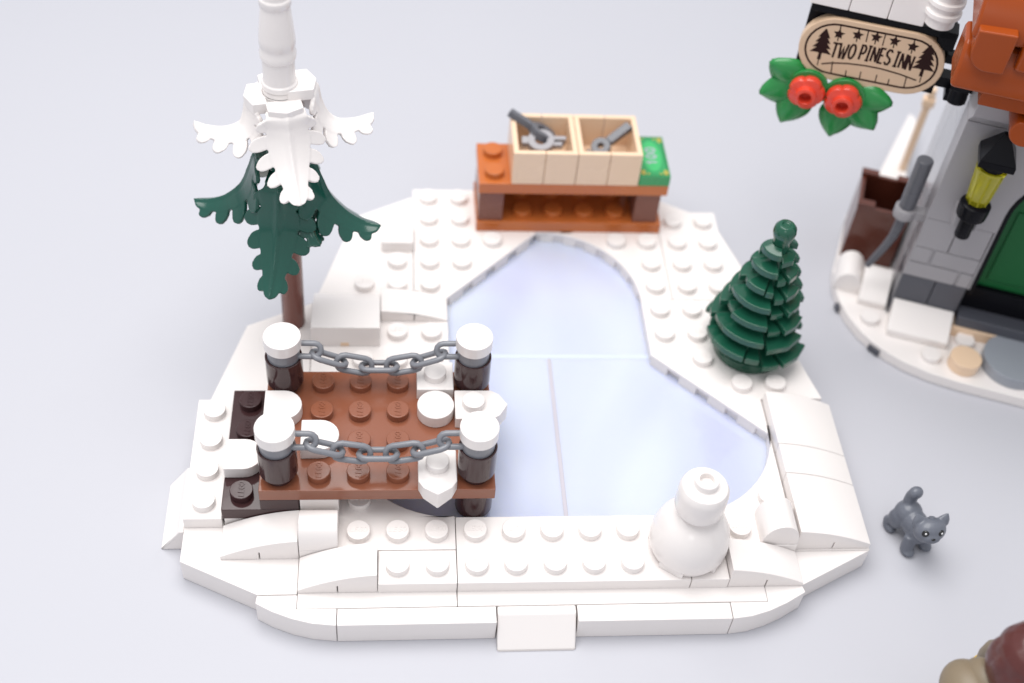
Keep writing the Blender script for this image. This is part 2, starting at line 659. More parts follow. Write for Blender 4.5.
def round_brick(bm, cx, cy, z0, z1):
    lathe(bm, [(.36, z0), (.40, z0 + .24), (.49, z0 + .27), (.49, z1), (.43, z1), (.43, z1 - .06)], cx, cy, 40)


for cx, cy in ((-2.5, 2.5), (2.5, 2.5), (-2.5, 5.5), (2.5, 5.5)):
    bm = B()
    round_brick(bm, cx, cy, 2.4, 3.62)
    po = part("post", bm, "dark_brown_plastic", dock)
    bm = B()
    cyl(bm, cx, cy, .49, 4.0, 4.38, 48)
    part("snow_cap", bm, W, dock, po, bevel=.03)
    bm = B()
    round_brick(bm, cx, cy, .80 if cx > 0 else 1.2, 2.0 if cx > 0 else 1.6)
    if cx > 0:
        part("piling", bm, "dark_brown_plastic", dock)
    else:
        bm.free()

# ================================================================== chains


def link_path(c, d, nrm, L, Wd, n=7):
    """stadium loop centred c, long direction d, lying in the plane with normal nrm"""
    d = d.normalized()
    s = nrm.cross(d).normalized()
    pts = []
    hl = L / 2 - Wd / 2
    for i in range(n):
        a = -PI / 2 + PI * i / (n - 1)
        pts.append(c + d * (hl + Wd / 2 * math.cos(a)) + s * (Wd / 2 * math.sin(a)))
    for i in range(n):
        a = PI / 2 + PI * i / (n - 1)
        pts.append(c + d * (-hl + Wd / 2 * math.cos(a)) + s * (Wd / 2 * math.sin(a)))
    return pts


def make_chain(y, zc, label, sag):
    t = Thing("chain", label, "chain", (0, y, 4.0), group="chains between the dock posts")
    for sx in (-1, 1):
        bm = B()
        cyl(bm, sx * 2.5, y, .425, 3.58, 4.0, 36)
        part("end_ring", bm, "grey_plastic", t)
    zs = lambda x: sag + (3.83 - sag) * (abs(x) / 1.95) ** 1.8
    xs = [-1.96, -1.32, -.66, 0, .66, 1.32, 1.96]
    for i, x in enumerate(xs):
        e = .05
        if abs(x) > 1.9:
            d = Vector((1, 0, -.02 if x < 0 else .02))
        else:
            d = Vector((2 * e, 0, zs(x + e) - zs(x - e)))
        cam = Vector((0, -.62, .78))
        side = d.normalized().cross(cam).normalized()
        a = math.radians(-58 if i % 2 else 20)
        nrm = (cam * math.cos(a) + side * math.sin(a))
        bm = B()
        ln = .96
        c = Vector((x, y, zs(x)))
        if abs(x) > 1.9:
            tube(bm, link_path(c + Vector((-.06 if x < 0 else .06, 0, 0)), d, nrm, 1.02, .36), .079, 12, True)
        else:
            tube(bm, link_path(c, d, nrm, ln, .42), .079, 12, True)
        part("link", bm, "grey_plastic", t, bevel=0, angle=80)
    return t


make_chain(5.5, 3.8, "grey toy chain sagging between the two rear dock posts, nearer the tall pine", 3.17)
make_chain(2.5, 3.8, "grey toy chain sagging between the two front dock posts, nearer the front edge", 3.26)

# ================================================================== snow pieces lying on the dock


def bullet(cx, cy, hw=.5, hl=.5, n=12):
    """tile with a half-round end towards +x"""
    r = hw - g
    return [(cx - hl + g, cy - r), (cx, cy - r)] + [(cx + r * math.sin(PI * i / n), cy - r * math.cos(PI * i / n)) for i in range(1, n)] + [(cx, cy + r), (cx - hl + g, cy + r)]


def snow_single(name, polys, label, base_pt, z0, z1, st=None, cat="snow tile"):
    bm = B()
    prism(bm, polys, z0, z1)
    if st:
        stud(bm, st[0], st[1], z1)
    return single(name, bm, W, label, cat, base_pt, bevel=.03, group="snow pieces on the dock")


snow_single("snow_tile", bullet(-3.5, 3.5), "round-ended white snow tile on the dark lower step, touching the four-stud white plate", (-3.5, 3.5, 1.6), 1.6, 2.0)
snow_single("snow_tile", bullet(-2.5, 4.5), "round-ended white snow tile between the two dock posts nearest the tall pine", (-2.5, 4.5, 2.4), 2.4, 2.8)
snow_single("snow_tile", bullet(-1.5, 3.5), "round-ended white snow tile under the front chain, on the brown deck", (-1.5, 3.5, 2.4), 2.4, 2.8)
bm = B()
cyl(bm, 1.5, 4.5, .49, 2.4, 2.8, 48)
single("snow_tile", bm, W, "circular white snow tile without a stud on the brown deck", "snow tile", (1.5, 4.5, 2.4), bevel=.03, group="snow pieces on the dock")
bm = B()
box(bm, 1, 2, 5, 6, 2.4, 2.8)
stud(bm, 1.5, 5.5, 2.8)
single("snow_plate", bm, W, "square white one-stud plate on the deck beside the rear chain", "snow plate", (1.5, 5.5, 2.4), group="snow pieces on the dock")


def tooth(bm, cx, cy, z0, z1):
    """one-stud plate with a pointed end towards -y, the point thickening downwards"""
    w = .49
    y0 = cy - .5
    lo = [(cx - w, cy + .5 - g), (cx - w, y0), (cx - .36, y0 - .2), (cx, y0 - .42), (cx + .36, y0 - .2), (cx + w, y0), (cx + w, cy + .5 - g)]
    hi = lo
    vs = prism(bm, lo, z0, z1)
    for v in vs:
        if v.co.z < z0 + .01 and v.co.y < y0 - .1:
            v.co.z -= .22 if abs(v.co.x - cx) < .1 else .10
    stud(bm, cx, cy, z1)
    return [v for v in bm.verts]


bm = B()
tooth(bm, 1.5, 2.5, 2.4, 2.8)
single("snow_point", bm, W, "pointed white one-stud plate overhanging the front edge of the deck", "snow plate", (1.5, 2.5, 2.4), bevel=.03, group="snow pieces on the dock")
bm = B()
vs = tooth(bm, 2.5, 4.5, 2.4, 2.8)
xform(vs, Matrix.Translation((2.5, 4.5, 0)) @ Matrix.Rotation(PI / 2, 4, "Z") @ Matrix.Translation((-2.5, -4.5, 0)))
single("snow_point", bm, W, "pointed white one-stud plate between two posts, aimed out over the ice", "snow plate", (2.5, 4.5, 2.4), bevel=.03, group="snow pieces on the dock")

# ================================================================== tall pine
TX, TY = -2.5, 9.15
pine = Thing("tall_pine_tree", "tall toy pine with white snowy upper fronds and dark green lower ones", "pine tree", (TX, TY, .8))
pine.o.rotation_euler = (0, .0136, 0)
pine.o.location.x -= .07 * S
bm = B()
lathe(bm, [(.30, .8), (.33, .86), (.33, 9.2)], TX, TY, 32)
part("trunk", bm, "trunk_brown_plastic", pine)


def frond(curve, ang, wmax, tip_w, top_w, lobes, roof=.42):
    """one drooping frond: a ribbed blade with rounded fingers along both edges, bent over a roof-shaped section"""
    bm = B()
    P = [Vector((r, z)) for r, z in curve]

    def cr(t):
        t = min(1.06, max(0, t))
        f = t * (len(P) - 1)
        i = min(int(f), len(P) - 2)
        u = f - i
        p0, p1, p2, p3 = P[max(i - 1, 0)], P[i], P[i + 1], P[min(i + 2, len(P) - 1)]
        return .5 * ((2 * p1) + (-p0 + p2) * u + (2 * p0 - 5 * p1 + 4 * p2 - p3) * u * u + (-p0 + 3 * p1 - 3 * p2 + p3) * u ** 3)

    d = Vector((math.cos(ang), math.sin(ang), 0))
    s_ = Vector((-math.sin(ang), math.cos(ang), 0))
    length = sum((cr((i + 1) / 40) - cr(i / 40)).length for i in range(40))

    def env(t):
        if t > .46:
            return wmax + (tip_w - wmax) * (min(1, (t - .46) / .54)) ** 1.2
        return top_w + (wmax - top_w) * min(1, max(0, (t - .10) / .30)) ** 1.2

    def put(t, off, down=0.0):
        c = cr(t)
        tg = (cr(t + .012) - cr(t - .012)).normalized()
        dn = Vector((tg.y, -tg.x))
        if dn.y > 0:
            dn = -dn
        e = max(env(t), .2)
        dr = roof * min(1, .2 + t * 2.0) * e * (abs(off) / e) ** 1.3 + down
        q = d * (c.x + dn.x * dr) + s_ * off + Vector((0, 0, c.y + dn.y * dr))
        return bm.verts.new(q + Vector((TX, TY, 0)))

    # the blade
    ms, n = 5, 44
    rows = []
    for i in range(n + 1):
        t = i / n
        w = env(t) * (.98 if t < .20 else max(.58, .98 - (t - .20) * 4))
        if t > .93:
            w *= math.sqrt(max(.03, 1 - ((t - .93) / .07) ** 2))
        rows.append([put(t, w * j / ms, -.05 if j == 0 and t > .12 else 0) for j in range(-ms, ms + 1)])
    for a, b in zip(rows, rows[1:]):
        for j in range(2 * ms):
            bm.faces.new((a[j], a[j + 1], b[j + 1], b[j]))
    # rounded fingers
    for k in range(lobes):
        t0 = .27 + (.90 - .27) * k / (lobes - 1) - .05
        half = (.63 / lobes) * .50 * (1.08 - .28 * k / lobes)
        reach = env(t0 + .05) * 1.04
        lean = min(.13, .30 * reach / length)
        for sg in (-1, 1):
            rows = []
            nu, nv = 10, 4
            for a in range(nu + 1):
                u = a / nu
                hw = half * (1 if u < .62 else math.sqrt(max(.04, 1 - ((u - .62) / .38) ** 2)))
                rows.append([put(t0 + lean * u + hw * (2 * b / nv - 1), sg * reach * (.1 + .9 * u), .012) for b in range(nv + 1)])
            for a, b in zip(rows, rows[1:]):
                for j in range(nv):
                    bm.faces.new((a[j], a[j + 1], b[j + 1], b[j]))
    return bm


def add_frond(mat, curve, ang, **kw):
    o = part("frond", frond(curve, ang, **kw), mat, pine, bevel=0, angle=180)
    md = o.modifiers.new("thick", "SOLIDIFY")
    md.thickness = .115 * S
    md.offset = 0
    md = o.modifiers.new("mould", "REMESH")
    md.mode = "VOXEL"
    md.voxel_size = .026 * S
    md.use_smooth_shade = True
    md = o.modifiers.new("soft", "SMOOTH")
    md.factor = .5
    md.iterations = 2
    return o


def hub_arm(mat, ang, z0, z1, r1, hw):
    bm = B()
    vs = prism(bm, [(.1, -hw), (r1 - .16, -hw), (r1, 0), (r1 - .16, hw), (.1, hw)], z0, z1)
    xform(vs, Matrix.Translation((TX, TY, 0)) @ Matrix.Rotation(ang, 4, "Z"))
    return part("frond_root", bm, mat, pine, bevel=.03)


th = math.radians(14)
for kx, a in enumerate((-PI / 2 + th, PI + th, th, PI / 2 + th)):
    zh = 9.30
    cv = [(.60, zh), (.80, zh - .12), (.88, zh - .42), (1.04, zh - .68), (1.36, zh - .88), (1.8, zh - .96), (2.2, zh - .96)]
    rf = .62
    if kx == 1:
        cv = [(.60, zh), (.80, zh - .08), (.88, zh - .46), (1.04, zh - .80), (1.38, zh - .92), (1.82, zh - .80), (2.18, zh - .60)]
    if kx == 2:
        zh = 9.56
        cv = [(.60, zh), (.86, zh - .10), (.96, zh - .60), (1.15, zh - 1.06), (1.5, zh - 1.34), (1.95, zh - 1.38), (2.38, zh - 1.26)]
    if kx == 0:
        cv = [(.64, zh), (.86, zh - .12), (.94, zh - .45), (1.10, zh - .85), (1.36, zh - 1.26), (1.70, zh - 1.62), (2.08, zh - 1.90)]
        rf = .48
    add_frond("white_plastic", cv, a, wmax=.92 if kx == 0 else .70, tip_w=.26, top_w=.50 if kx == 0 else .40, lobes=5, roof=rf)
    hub_arm("white_plastic", a, zh - .22, zh + .1, .92, .44)
tg_ = math.radians(-10)
for kx, a in enumerate((-PI / 2 + tg_, PI + tg_, tg_, PI / 2 + tg_)):
    zh = 7.35
    cv = [(.55, zh), (.74, zh - .10), (.90, zh - .55), (1.16, zh - 1.2), (1.62, zh - 1.72), (2.1, zh - 1.98), (2.55, zh - 2.05)]
    rf = .62
    if kx == 0:
        zh = 6.85
        cv = [(.60, zh), (.78, zh - .10), (.90, zh - .6), (1.08, zh - 1.2), (1.42, zh - 1.8), (1.80, zh - 2.28), (2.25, zh - 2.62)]
        rf = .34
    add_frond("teal_green_plastic", cv, a, wmax=.92 if kx == 0 else .84, tip_w=.24, top_w=.38, lobes=5, roof=rf)
    hub_arm("teal_green_plastic", a, zh - .22, zh + .08, .80, .38)
# one short frond turned between the big ones
add_frond("teal_green_plastic", [(.30, 6.6), (.6, 6.55), (.78, 6.2), (.95, 5.75), (1.2, 5.4), (1.45, 5.2)], -PI / 2 + math.radians(38), wmax=.5, tip_w=.2, top_w=.36, lobes=5)
bm = B()
lathe(bm, [(.44, 7.05), (.46, 7.1), (.46, 7.5), (.40, 7.55)], TX, TY, 32)
lathe(bm, [(.40, 6.3), (.42, 6.35), (.42, 6.9)], TX, TY, 32)
part("green_hub", bm, "teal_green_plastic", pine)
bm = B()
lathe(bm, [(.44, 8.9), (.46, 8.95), (.46, 9.42), (.43, 9.44), (.43, 9.56), (.45, 9.58), (.45, 9.72), (.40, 9.76), (.40, 10.38), (.44, 10.42), (.45, 10.58),
           (.42, 10.66), (.42, 10.78), (.44, 10.82), (.44, 11.0), (.35, 11.86), (.38, 11.9), (.38, 12.05), (.34, 12.1), (.34, 12.4), (.05, 13.8)], TX, TY, 40)
part("snowy_top", bm, W, pine)

# ================================================================== small pine
sp = Thing("small_pine_tree", "small dark green toy pine of stacked notched layers", "pine tree", (11, 8, 1.2))
bm = B()
lathe(bm, [(1.06, 1.2), (1.08, 1.24), (1.08, 1.52), (1.02, 1.56), (.5, 1.58)], 11, 8, 48)
lathe(bm, [(.55, 1.55), (.22, 5.4)], 11, 8, 24)
part("foot", bm, "dark_green_plastic", sp)
bm = B()
lathe(bm, [(.24, 5.2), (.25, 5.66), (.29, 5.78), (.325, 5.94), (.30, 6.10), (.22, 6.20), (.13, 6.22), (.10, 6.17)], 11, 8, 28)
part("top_knob", bm, "dark_green_plastic", sp)


def sector(bm, a0, a1, r, z, drop, th_, ri=.25, n=8, flat=.0):
    """a slab sector tilted down outward, with a clipped outline"""
    top, bot = [], []
    am = (a0 + a1) / 2
    vs = []
    ring = []
    for i in range(n + 1):
        a = a0 + (a1 - a0) * i / n
        rr = r * (1 - flat * (1 - math.cos((a - am))))
        ring.append((math.cos(a), math.sin(a), rr))
    def mk(f, dz):
        o_ = [bm.verts.new((11 + c * (rr if f else ri), 8 + s * (rr if f else ri), z - (drop if f else 0) + dz)) for c, s, rr in ring]
        return o_
    ot, it = mk(1, 0), mk(0, .03)
    ob, ib = mk(1, -th_), mk(0, -th_)
    for i in range(n):
        bm.faces.new((it[i], it[i + 1], ot[i + 1], ot[i]))
        bm.faces.new((ot[i], ot[i + 1], ob[i + 1], ob[i]))
        bm.faces.new((ob[i], ob[i + 1], ib[i + 1], ib[i]))
        bm.faces.new((ib[i], ib[i + 1], it[i + 1], it[i]))
    for i in (0, n):
        bm.faces.new((it[i], ot[i], ob[i], ib[i]))


rnd = random.Random(11)
layers = 7
for kx in range(layers):
    t = kx / (layers - 1)
    r = 1.56 + (.52 - 1.56) * t
    z = 2.14 + (5.28 - 2.14) * t
    bm = B()
    for q in range(4):
        a0 = math.radians(-90 + 90 * q)
        a1 = a0 + math.radians(84)
        dz = (.25 if q % 2 else 0)
        # each quadrant breaks into stepped chunks of differing reach
        cuts = [0, 1]
        if t < .9:
            cuts = rnd.choice(([0, .32, 1], [0, .68, 1], [0, 1], [0, .25, .78, 1]))
        big = max(range(len(cuts) - 1), key=lambda i: cuts[i + 1] - cuts[i])
        for i in range(len(cuts) - 1):
            b0 = a0 + (a1 - a0) * cuts[i] + (.03 if i else 0)
            b1 = a0 + (a1 - a0) * cuts[i + 1]
            main = i == big
            sector(bm, b0, b1, r * (1.0 if main else rnd.choice((.84, .88, .93))), z + dz - (0 if main else .11), .07, .21, n=(6 if main and q in (1, 2, 3) else 2))
    part("branch_layer", bm, "dark_green_plastic", sp, bevel=.03)

# ================================================================== snowman
sm = Thing("snowman", "plain white snowman with a cylinder head and dome body", "snowman", (8, 1, 1.2))
bm = B()
lathe(bm, [(.88, 1.2), (.93, 1.23), (.95, 1.40), (1.015, 1.44), (1.035, 1.62), (1.02, 1.86), (.96, 2.12), (.85, 2.39), (.69, 2.61), (.52, 2.75), (.43, 2.79), (.42, 2.95), (.2, 2.96)], 8, 1, 56)
o = part("body", bm, W, sm, bevel=.015, angle=30)
for a in (-125, -35, 55, 145):
    bm = B()
    v = box(bm, -.34, .34, -.965, -.86, 1.2, 1.42, 0)
    xform(v, Matrix.Translation((8, 1, 0)) @ Matrix.Rotation(math.radians(a + 90), 4, "Z"))
    part("foot_block", bm, W, sm, bevel=.02)
bm = B()
lathe(bm, [(.38, 2.9), (.50, 2.94), (.60, 3.02), (.635, 3.12), (.635, 3.68), (.62, 3.80), (.56, 3.91), (.47, 3.96), (.31, 3.97), (.30, 3.99), (.30, 4.15), (.28, 4.17), (.20, 4.17), (.185, 4.15), (.18, 4.0), (.05, 3.98)], 8, 1, 48)
part("head", bm, W, sm, bevel=0, angle=30)

# ================================================================== bench, crates, tools, banknote
bench = Thing("bench", "orange brown toy bench with dark brown legs behind the pond", "bench", (6, 14, 1.2))
OR = "orange_plastic"
bm = B()
box(bm, 3, 9, 13, 15, 1.2, 1.6)
studs(bm, [(x + .5, y) for x in range(4, 8) for y in (13.5, 14.5)], 1.6)
part("lower_plate", bm, OR, bench)
bm = B()
box(bm, 3, 9, 13, 15, 2.8, 3.2)
studs(bm, [(3.5, 13.5), (3.5, 14.5)], 3.2)
part("seat", bm, OR, bench)
for x in (3.02, 8.02):
    for y in (13.08, 14.04):
        bm = B()
        box(bm, x + .02, x + .82, y, y + .84, 1.6, 2.8)
        part("leg", bm, "leg_brown_plastic", bench)
bm = B()
box(bm, 3.9, 8.0, 14.7, 14.96, 1.6, 2.8)
part("back_panel", bm, "leg_brown_plastic", bench)


def make_crate(x0, label):
    t = Thing("crate", label, "crate", (x0 + 1, 14, 3.2), group="tan crates on the bench")
    zt = 4.42
    w = .17
    for i, xx in enumerate((x0, x0 + 1)):
        bm = B()
        box(bm, xx, xx + 1, 13, 15, 3.2, 3.34)
        box(bm, xx, xx + 1, 13, 13 + w + .01, 3.33, zt)
        box(bm, xx, xx + 1, 15 - w - .01, 15, 3.33, zt)
        if i == 0:
            box(bm, xx, xx + w + .01, 13 + w - .01, 15 - w + .01, 3.33, zt - .003)
        else:
            box(bm, xx + 1 - w - .01, xx + 1, 13 + w - .01, 15 - w + .01, 3.33, zt - .003)
        part("crate_panel", bm, "tan_plastic", t)
    return t


make_crate(4, "tan open crate next to the bare bench studs, holding two ringed grey tools")
make_crate(6, "tan open crate next to the green banknote tile, holding one grey tool")


def ring_tool(bm, c, rot, tilt, ln=1.15, th_=.13, roll=0.0, outer=.42, inner=.19):
    """wrench-like tool: thick ring head, handle bar and a small forked foot, built along +x then turned"""
    vs0 = len(bm.verts)
    seg = 24
    rows = []
    for z in (-th_, th_):
        rows.append([[bm.verts.new((r * math.cos(2 * PI * i / seg), r * math.sin(2 * PI * i / seg), z)) for i in range(seg)] for r in (outer, inner)])
    for i in range(seg):
        j = (i + 1) % seg
        (ao, ai), (bo, bi) = rows
        bm.faces.new((ao[i], ao[j], bo[j], bo[i]))
        bm.faces.new((ai[j], ai[i], bi[i], bi[j]))
        bm.faces.new((bo[i], bo[j], bi[j], bi[i]))
        bm.faces.new((ao[j], ao[i], ai[i], ai[j]))
    box(bm, .31, ln, -.14, .14, -.11, .11, 0)
    box(bm, -.78, -.31, -.19, -.05, -.09, .09, 0)
    box(bm, -.66, -.31, .05, .19, -.09, .09, 0)
    bm.verts.ensure_lookup_table()
    vs = list(bm.verts)[vs0:]
    M = Matrix.Translation(c) @ Matrix.Rotation(rot, 4, "Z") @ Matrix.Rotation(tilt, 4, "Y") @ Matrix.Rotation(roll, 4, "X")
    xform(vs, M)


bm = B()
ring_tool(bm, Vector((4.98, 14.30, 4.20)), math.radians(152), math.radians(-18), 1.2, roll=.35)
single("ring_tool", bm, "tool_grey_plastic", "dark grey ringed tool with its handle sticking out over the crate corner", "tool", (5, 14.1, 3.4), group="grey tools in the crates")
bm = B()
ring_tool(bm, Vector((4.92, 13.9, 4.16)), math.radians(176), math.radians(3), .60, roll=-.2)
single("ring_tool", bm, "light_grey_plastic", "paler grey ringed tool lying low in the crate, in front of the darker one", "tool", (5, 13.6, 3.4), group="grey tools in the crates")
bm = B()
ring_tool(bm, Vector((6.85, 14.0, 3.90)), math.radians(30), math.radians(-24), 1.15, roll=.15, outer=.31, inner=.10)
single("ring_tool", bm, "tool_grey_plastic", "single grey tool lying aslant in the crate beside the banknote tile", "tool", (7, 13.9, 3.4), group="grey tools in the crates")

note = Thing("banknote_tile", "green toy banknote tile printed 100 at the bench end", "banknote", (8.5, 14, 3.2))
bm = B()
box(bm, 8, 9, 13, 15, 3.2, 3.6)
part("tile", bm, "note_green", note)
bm = B()
prism(bm, [(8.5 + .31 * math.cos(2 * PI * i / 32), 14 + .74 * math.sin(2 * PI * i / 32)) for i in range(32)], 3.59, 3.604)
part("oval_print", bm, "print_green", note, bevel=0)
bm = B()
vs = []
for i, ch in enumerate("100"):
    vs += letter(bm, ch, -.42 + i * .30, -.14, .22, .30, .07, 3.6, 3.608)
xform(vs, Matrix.Translation((8.5, 14, 0)) @ Matrix.Rotation(PI / 2, 4, "Z"))
part("number_print", bm, "print_silver", note, bevel=0)
bm = B()
for sx in (-1, 1):
    for sy in (-1, 1):
        x, y = 8.5 + sx * .36, 14 + sy * .80
        prism(bm, [(x + .085 * math.cos(a), y + .13 * math.sin(a)) for a in [2 * PI * i / 10 for i in range(10)]], 3.59, 3.605)
        ribbon(bm, [(x - sx * .12, y + sy * .1), (x - sx * .2, y + sy * .03)], .05, 3.59, 3.603)
part("corner_print", bm, "print_gold", note, bevel=0)
bm = B()
ribbon(bm, [(8.07, 13.07), (8.93, 13.07), (8.93, 14.93), (8.07, 14.93), (8.07, 13.10)], .035, 3.59, 3.6025)
part("border_print", bm, "door_green_plastic", note, bevel=0)

# ================================================================== the inn corner (turned about the vertical)
PH = math.radians(-19.5)
OX, OY = 16.41177582, 8.03558268


def l2g(a, b, z):
    return Vector((OX + a * math.cos(PH) - b * math.sin(PH), OY + a * math.sin(PH) + b * math.cos(PH), z))


def InnThing(name, label, cat, basept, group=None):
    return Thing(name, label, cat, basept, PH, l2g(*basept), group)


inn = InnThing("toy_inn", "grey walled toy inn with orange roof and green door, cut by the picture edge", "building", (2, 3, 0))
# snowy footing
rim = [(7, -.26), (7, 7.4), (-1.6, 7.4), (-2.7, 6.4), (-2.85, 3.4), (-2.72, 2.7), (-2.5, 2.05), (-2.16, 1.45), (-1.73, .92), (-1.3, .56), (-.79, .25), (-.25, .02), (.54, -.17), (1.46, -.25)]
bm = B()
prism(bm, rim, .02, .40)
studs(bm, [(-1.5, 1.5), (.5, .5), (1.5, 1.5), (-.5, .55) if False else (2.5, 2.4)], .40)
part("snow_footing", bm, W, inn)
for (ax, ay), (bx_, by_) in (((-1.36, .57), (-1.02, .35)), ((-2.56, 2.06), (-2.46, 1.86))):
    bm = B()
    dd = Vector((bx_ - ax, by_ - ay)).normalized()
    nn = Vector((-dd.y, dd.x))
    prism(bm, [(ax - nn.x * .04, ay - nn.y * .04), (bx_ - nn.x * .04, by_ - nn.y * .04), (bx_ + nn.x * .1, by_ + nn.y * .1), (ax + nn.x * .1, ay + nn.y * .1)], .03, .26)
    part("notch_shade", bm, "slate_plastic", inn, bevel=0)  # dark box painting the shade of an open notch under the footing edge
bm = B()
profile(bm, [(1.0, .4), (1.0, .66), (1.9, 1.15), (2.0, 1.15), (2.0, .4)], -.95 + g, .95, "x")
part("snow_slope", bm, W, inn, bevel=.04)
bm = B()
profile(bm, [(2.1, .4), (2.1, .62), (3.05, 1.2), (3.2, 1.2), (3.2, .4)], -1.95, -1.05, "x")
part("snow_slope", bm, W, inn, bevel=.03)
bm = B()
double_curve(bm, -2.35, 3.15, .4, 1.15, "y", hw=.46, hl=.6)
part("snow_mound", bm, W, inn)
# walls
LG, SL = "light_grey_plastic", "slate_plastic"


def wallbox(a0, a1, b0, b1, z0, z1, name="wall_block", mat=LG):
    bm = B()
    box(bm, a0, a1, b0, b1, z0, z1, .012)
    return part(name, bm, mat, inn)


wallbox(-1, .05, 2.0, 3, .4, 2.16, "plinth", SL)
wallbox(.05, 1.0, 2.0, 3, .4, 2.16, "plinth", SL)
bm = B()
box(bm, -.96, .98, 2.05, 3, 2.16, 3.36, 0)
for a0, a1, z0, z1 in ((-1, .55, 2.18, 2.72), (.63, 1.0, 2.18, 2.72), (-1, -.42, 2.78, 3.34), (-.34, 1.0, 2.78, 3.34)):
    box(bm, a0, a1, 2.0, 2.2, z0, z1, 0)
for b0, b1, z0, z1 in ((2.0, 2.6, 2.18, 2.72), (2.68, 3, 2.18, 2.72), (2.0, 3, 2.78, 3.34)):
    box(bm, -1.002, -.8, b0 + .2, b1, z0, z1, 0)
part("masonry", bm, LG, inn)
wallbox(-1, 0.0, 2.0, 3, 3.36, 4.5)
wallbox(0.0, 1.0, 2.0, 3, 3.36, 4.5)
bm = B()
profile(bm, [(2.0, 8.1), (2.0, 8.14), (1.5, 8.6), (1.5, 9.5), (3.0, 9.5), (3.0, 8.11)], -1, 6.5, "x")
part("corbel", bm, LG, inn)
# side wall, courses of smooth blocks
for z0, z1 in ((.4, 2.1), (2.1, 3.3), (3.3, 4.5), (4.5, 5.7), (5.7, 6.9), (6.9, 8.1)):
    for b0, b1 in ((3.0, 5.0), (5.0, 6.4)):
        wallbox(-.98, 0, b0, b1, z0, z1, "side_wall_block", "lit_light_grey_plastic")
# wall with the arch over the door
ar = [(-1, 8.1), (-1, 4.51), (1.01, 4.51), (1.01, 2.16), (1.08, 2.16), (1.08, 5.2)] + [(3.05 - 1.97 * math.cos(PI * i / 20), 5.2 + 1.97 * math.sin(PI * i / 20)) for i in range(1, 20)] + [(5.02, 5.2), (5.02, 2.16), (6.5, 2.16), (6.5, 8.1)]
bm = B()
profile(bm, [(a, z) for a, z in ar], 2.0, 3.0, "y")
part("door_wall", bm, LG, inn)
dr_ = [(1.08, 2.0), (1.08, 5.2)] + [(3.05 - 1.97 * math.cos(PI * i / 20), 5.2 + 1.97 * math.sin(PI * i / 20)) for i in range(1, 20)] + [(5.02, 5.2), (5.02, 2.0)]
inner = [(1.2, 2.0), (1.2, 5.2)] + [(3.05 - 1.85 * math.cos(PI * i / 20), 5.2 + 1.85 * math.sin(PI * i / 20)) for i in range(1, 20)] + [(4.9, 5.2), (4.9, 2.0)]
bm = B()
A = [[bm.verts.new((a, b, z)) for a, z in P_] for b in (1.98, 2.9) for P_ in (dr_, inner)]
n_ = len(dr_)
for i in range(n_ - 1):
    bm.faces.new((A[0][i], A[0][i + 1], A[1][i + 1], A[1][i]))
    bm.faces.new((A[2][i], A[3][i], A[3][i + 1], A[2][i + 1]))
    bm.faces.new((A[1][i], A[1][i + 1], A[3][i + 1], A[3][i]))
    bm.faces.new((A[0][i + 1], A[0][i], A[2][i], A[2][i + 1]))
for i in (0, n_ - 1):
    bm.faces.new((A[0][i], A[1][i], A[3][i], A[2][i]))
part("door_frame", bm, "black_plastic", inn)
bm = B()
dp = [(1.22, 2.05), (1.22, 5.2)] + [(3.05 - 1.83 * math.cos(PI * i / 20), 5.2 + 1.83 * math.sin(PI * i / 20)) for i in range(1, 20)] + [(4.88, 5.2), (4.88, 2.05)]
profile(bm, dp, 2.5, 2.75, "y")
dpo = part("door", bm, "door_green_plastic", inn)
bm = B()
box(bm, 1.5, 4.6, 2.44, 2.52, 2.36, 5.1, 0)
part("door_panel", bm, "door_green_plastic", inn, dpo, bevel=.05)
bm = B()
box(bm, 1.0, 5.1, 2.3, 2.98, .4, 2.04, .01)
part("door_recess_shade", bm, "black_plastic", inn)  # black box painting the shade of the recess below the door
bm = B()
box(bm, 1.05, 6.5, 1.75, 2.35, .8, 1.2)
part("threshold", bm, SL, inn, bevel=.04)
bm = B()
box(bm, 1.0, 6.5, 1.7, 2.4, .4, .8)
part("threshold_base", bm, "tan_plastic", inn)
# roof of orange logs
RO = "roof_orange_plastic"


def log(a0, a1, b, z, rb, rz, name="roof_log"):
    bm = B()
    pts = [(b + rb * math.cos(2 * PI * i / 24), z + rz * math.sin(2 * PI * i / 24)) for i in range(24)]
    profile(bm, pts, a0, a1, "x")
    return part(name, bm, RO, inn, bevel=.06, angle=50)


bm = B()
profile(bm, [(.25, 10.1), (.25, 10.9), (.6, 11.35), (1.6, 11.35), (1.6, 10.1)], -2.1, 6, "x")
part("roof_log", bm, RO, inn, bevel=.12)
bm = B()
profile(bm, [(.30, 11.55), (.30, 12.0), (.75, 12.7), (2.6, 12.7), (2.6, 11.55)], -2.05, 6, "x")
part("roof_log", bm, RO, inn, bevel=.12)
bm = B()
profile(bm, [(.85, 11.3), (.85, 11.6), (2.6, 11.6), (2.6, 11.3)], -1.8, 6, "x")
part("roof_gap", bm, "bin_brown_plastic", inn)
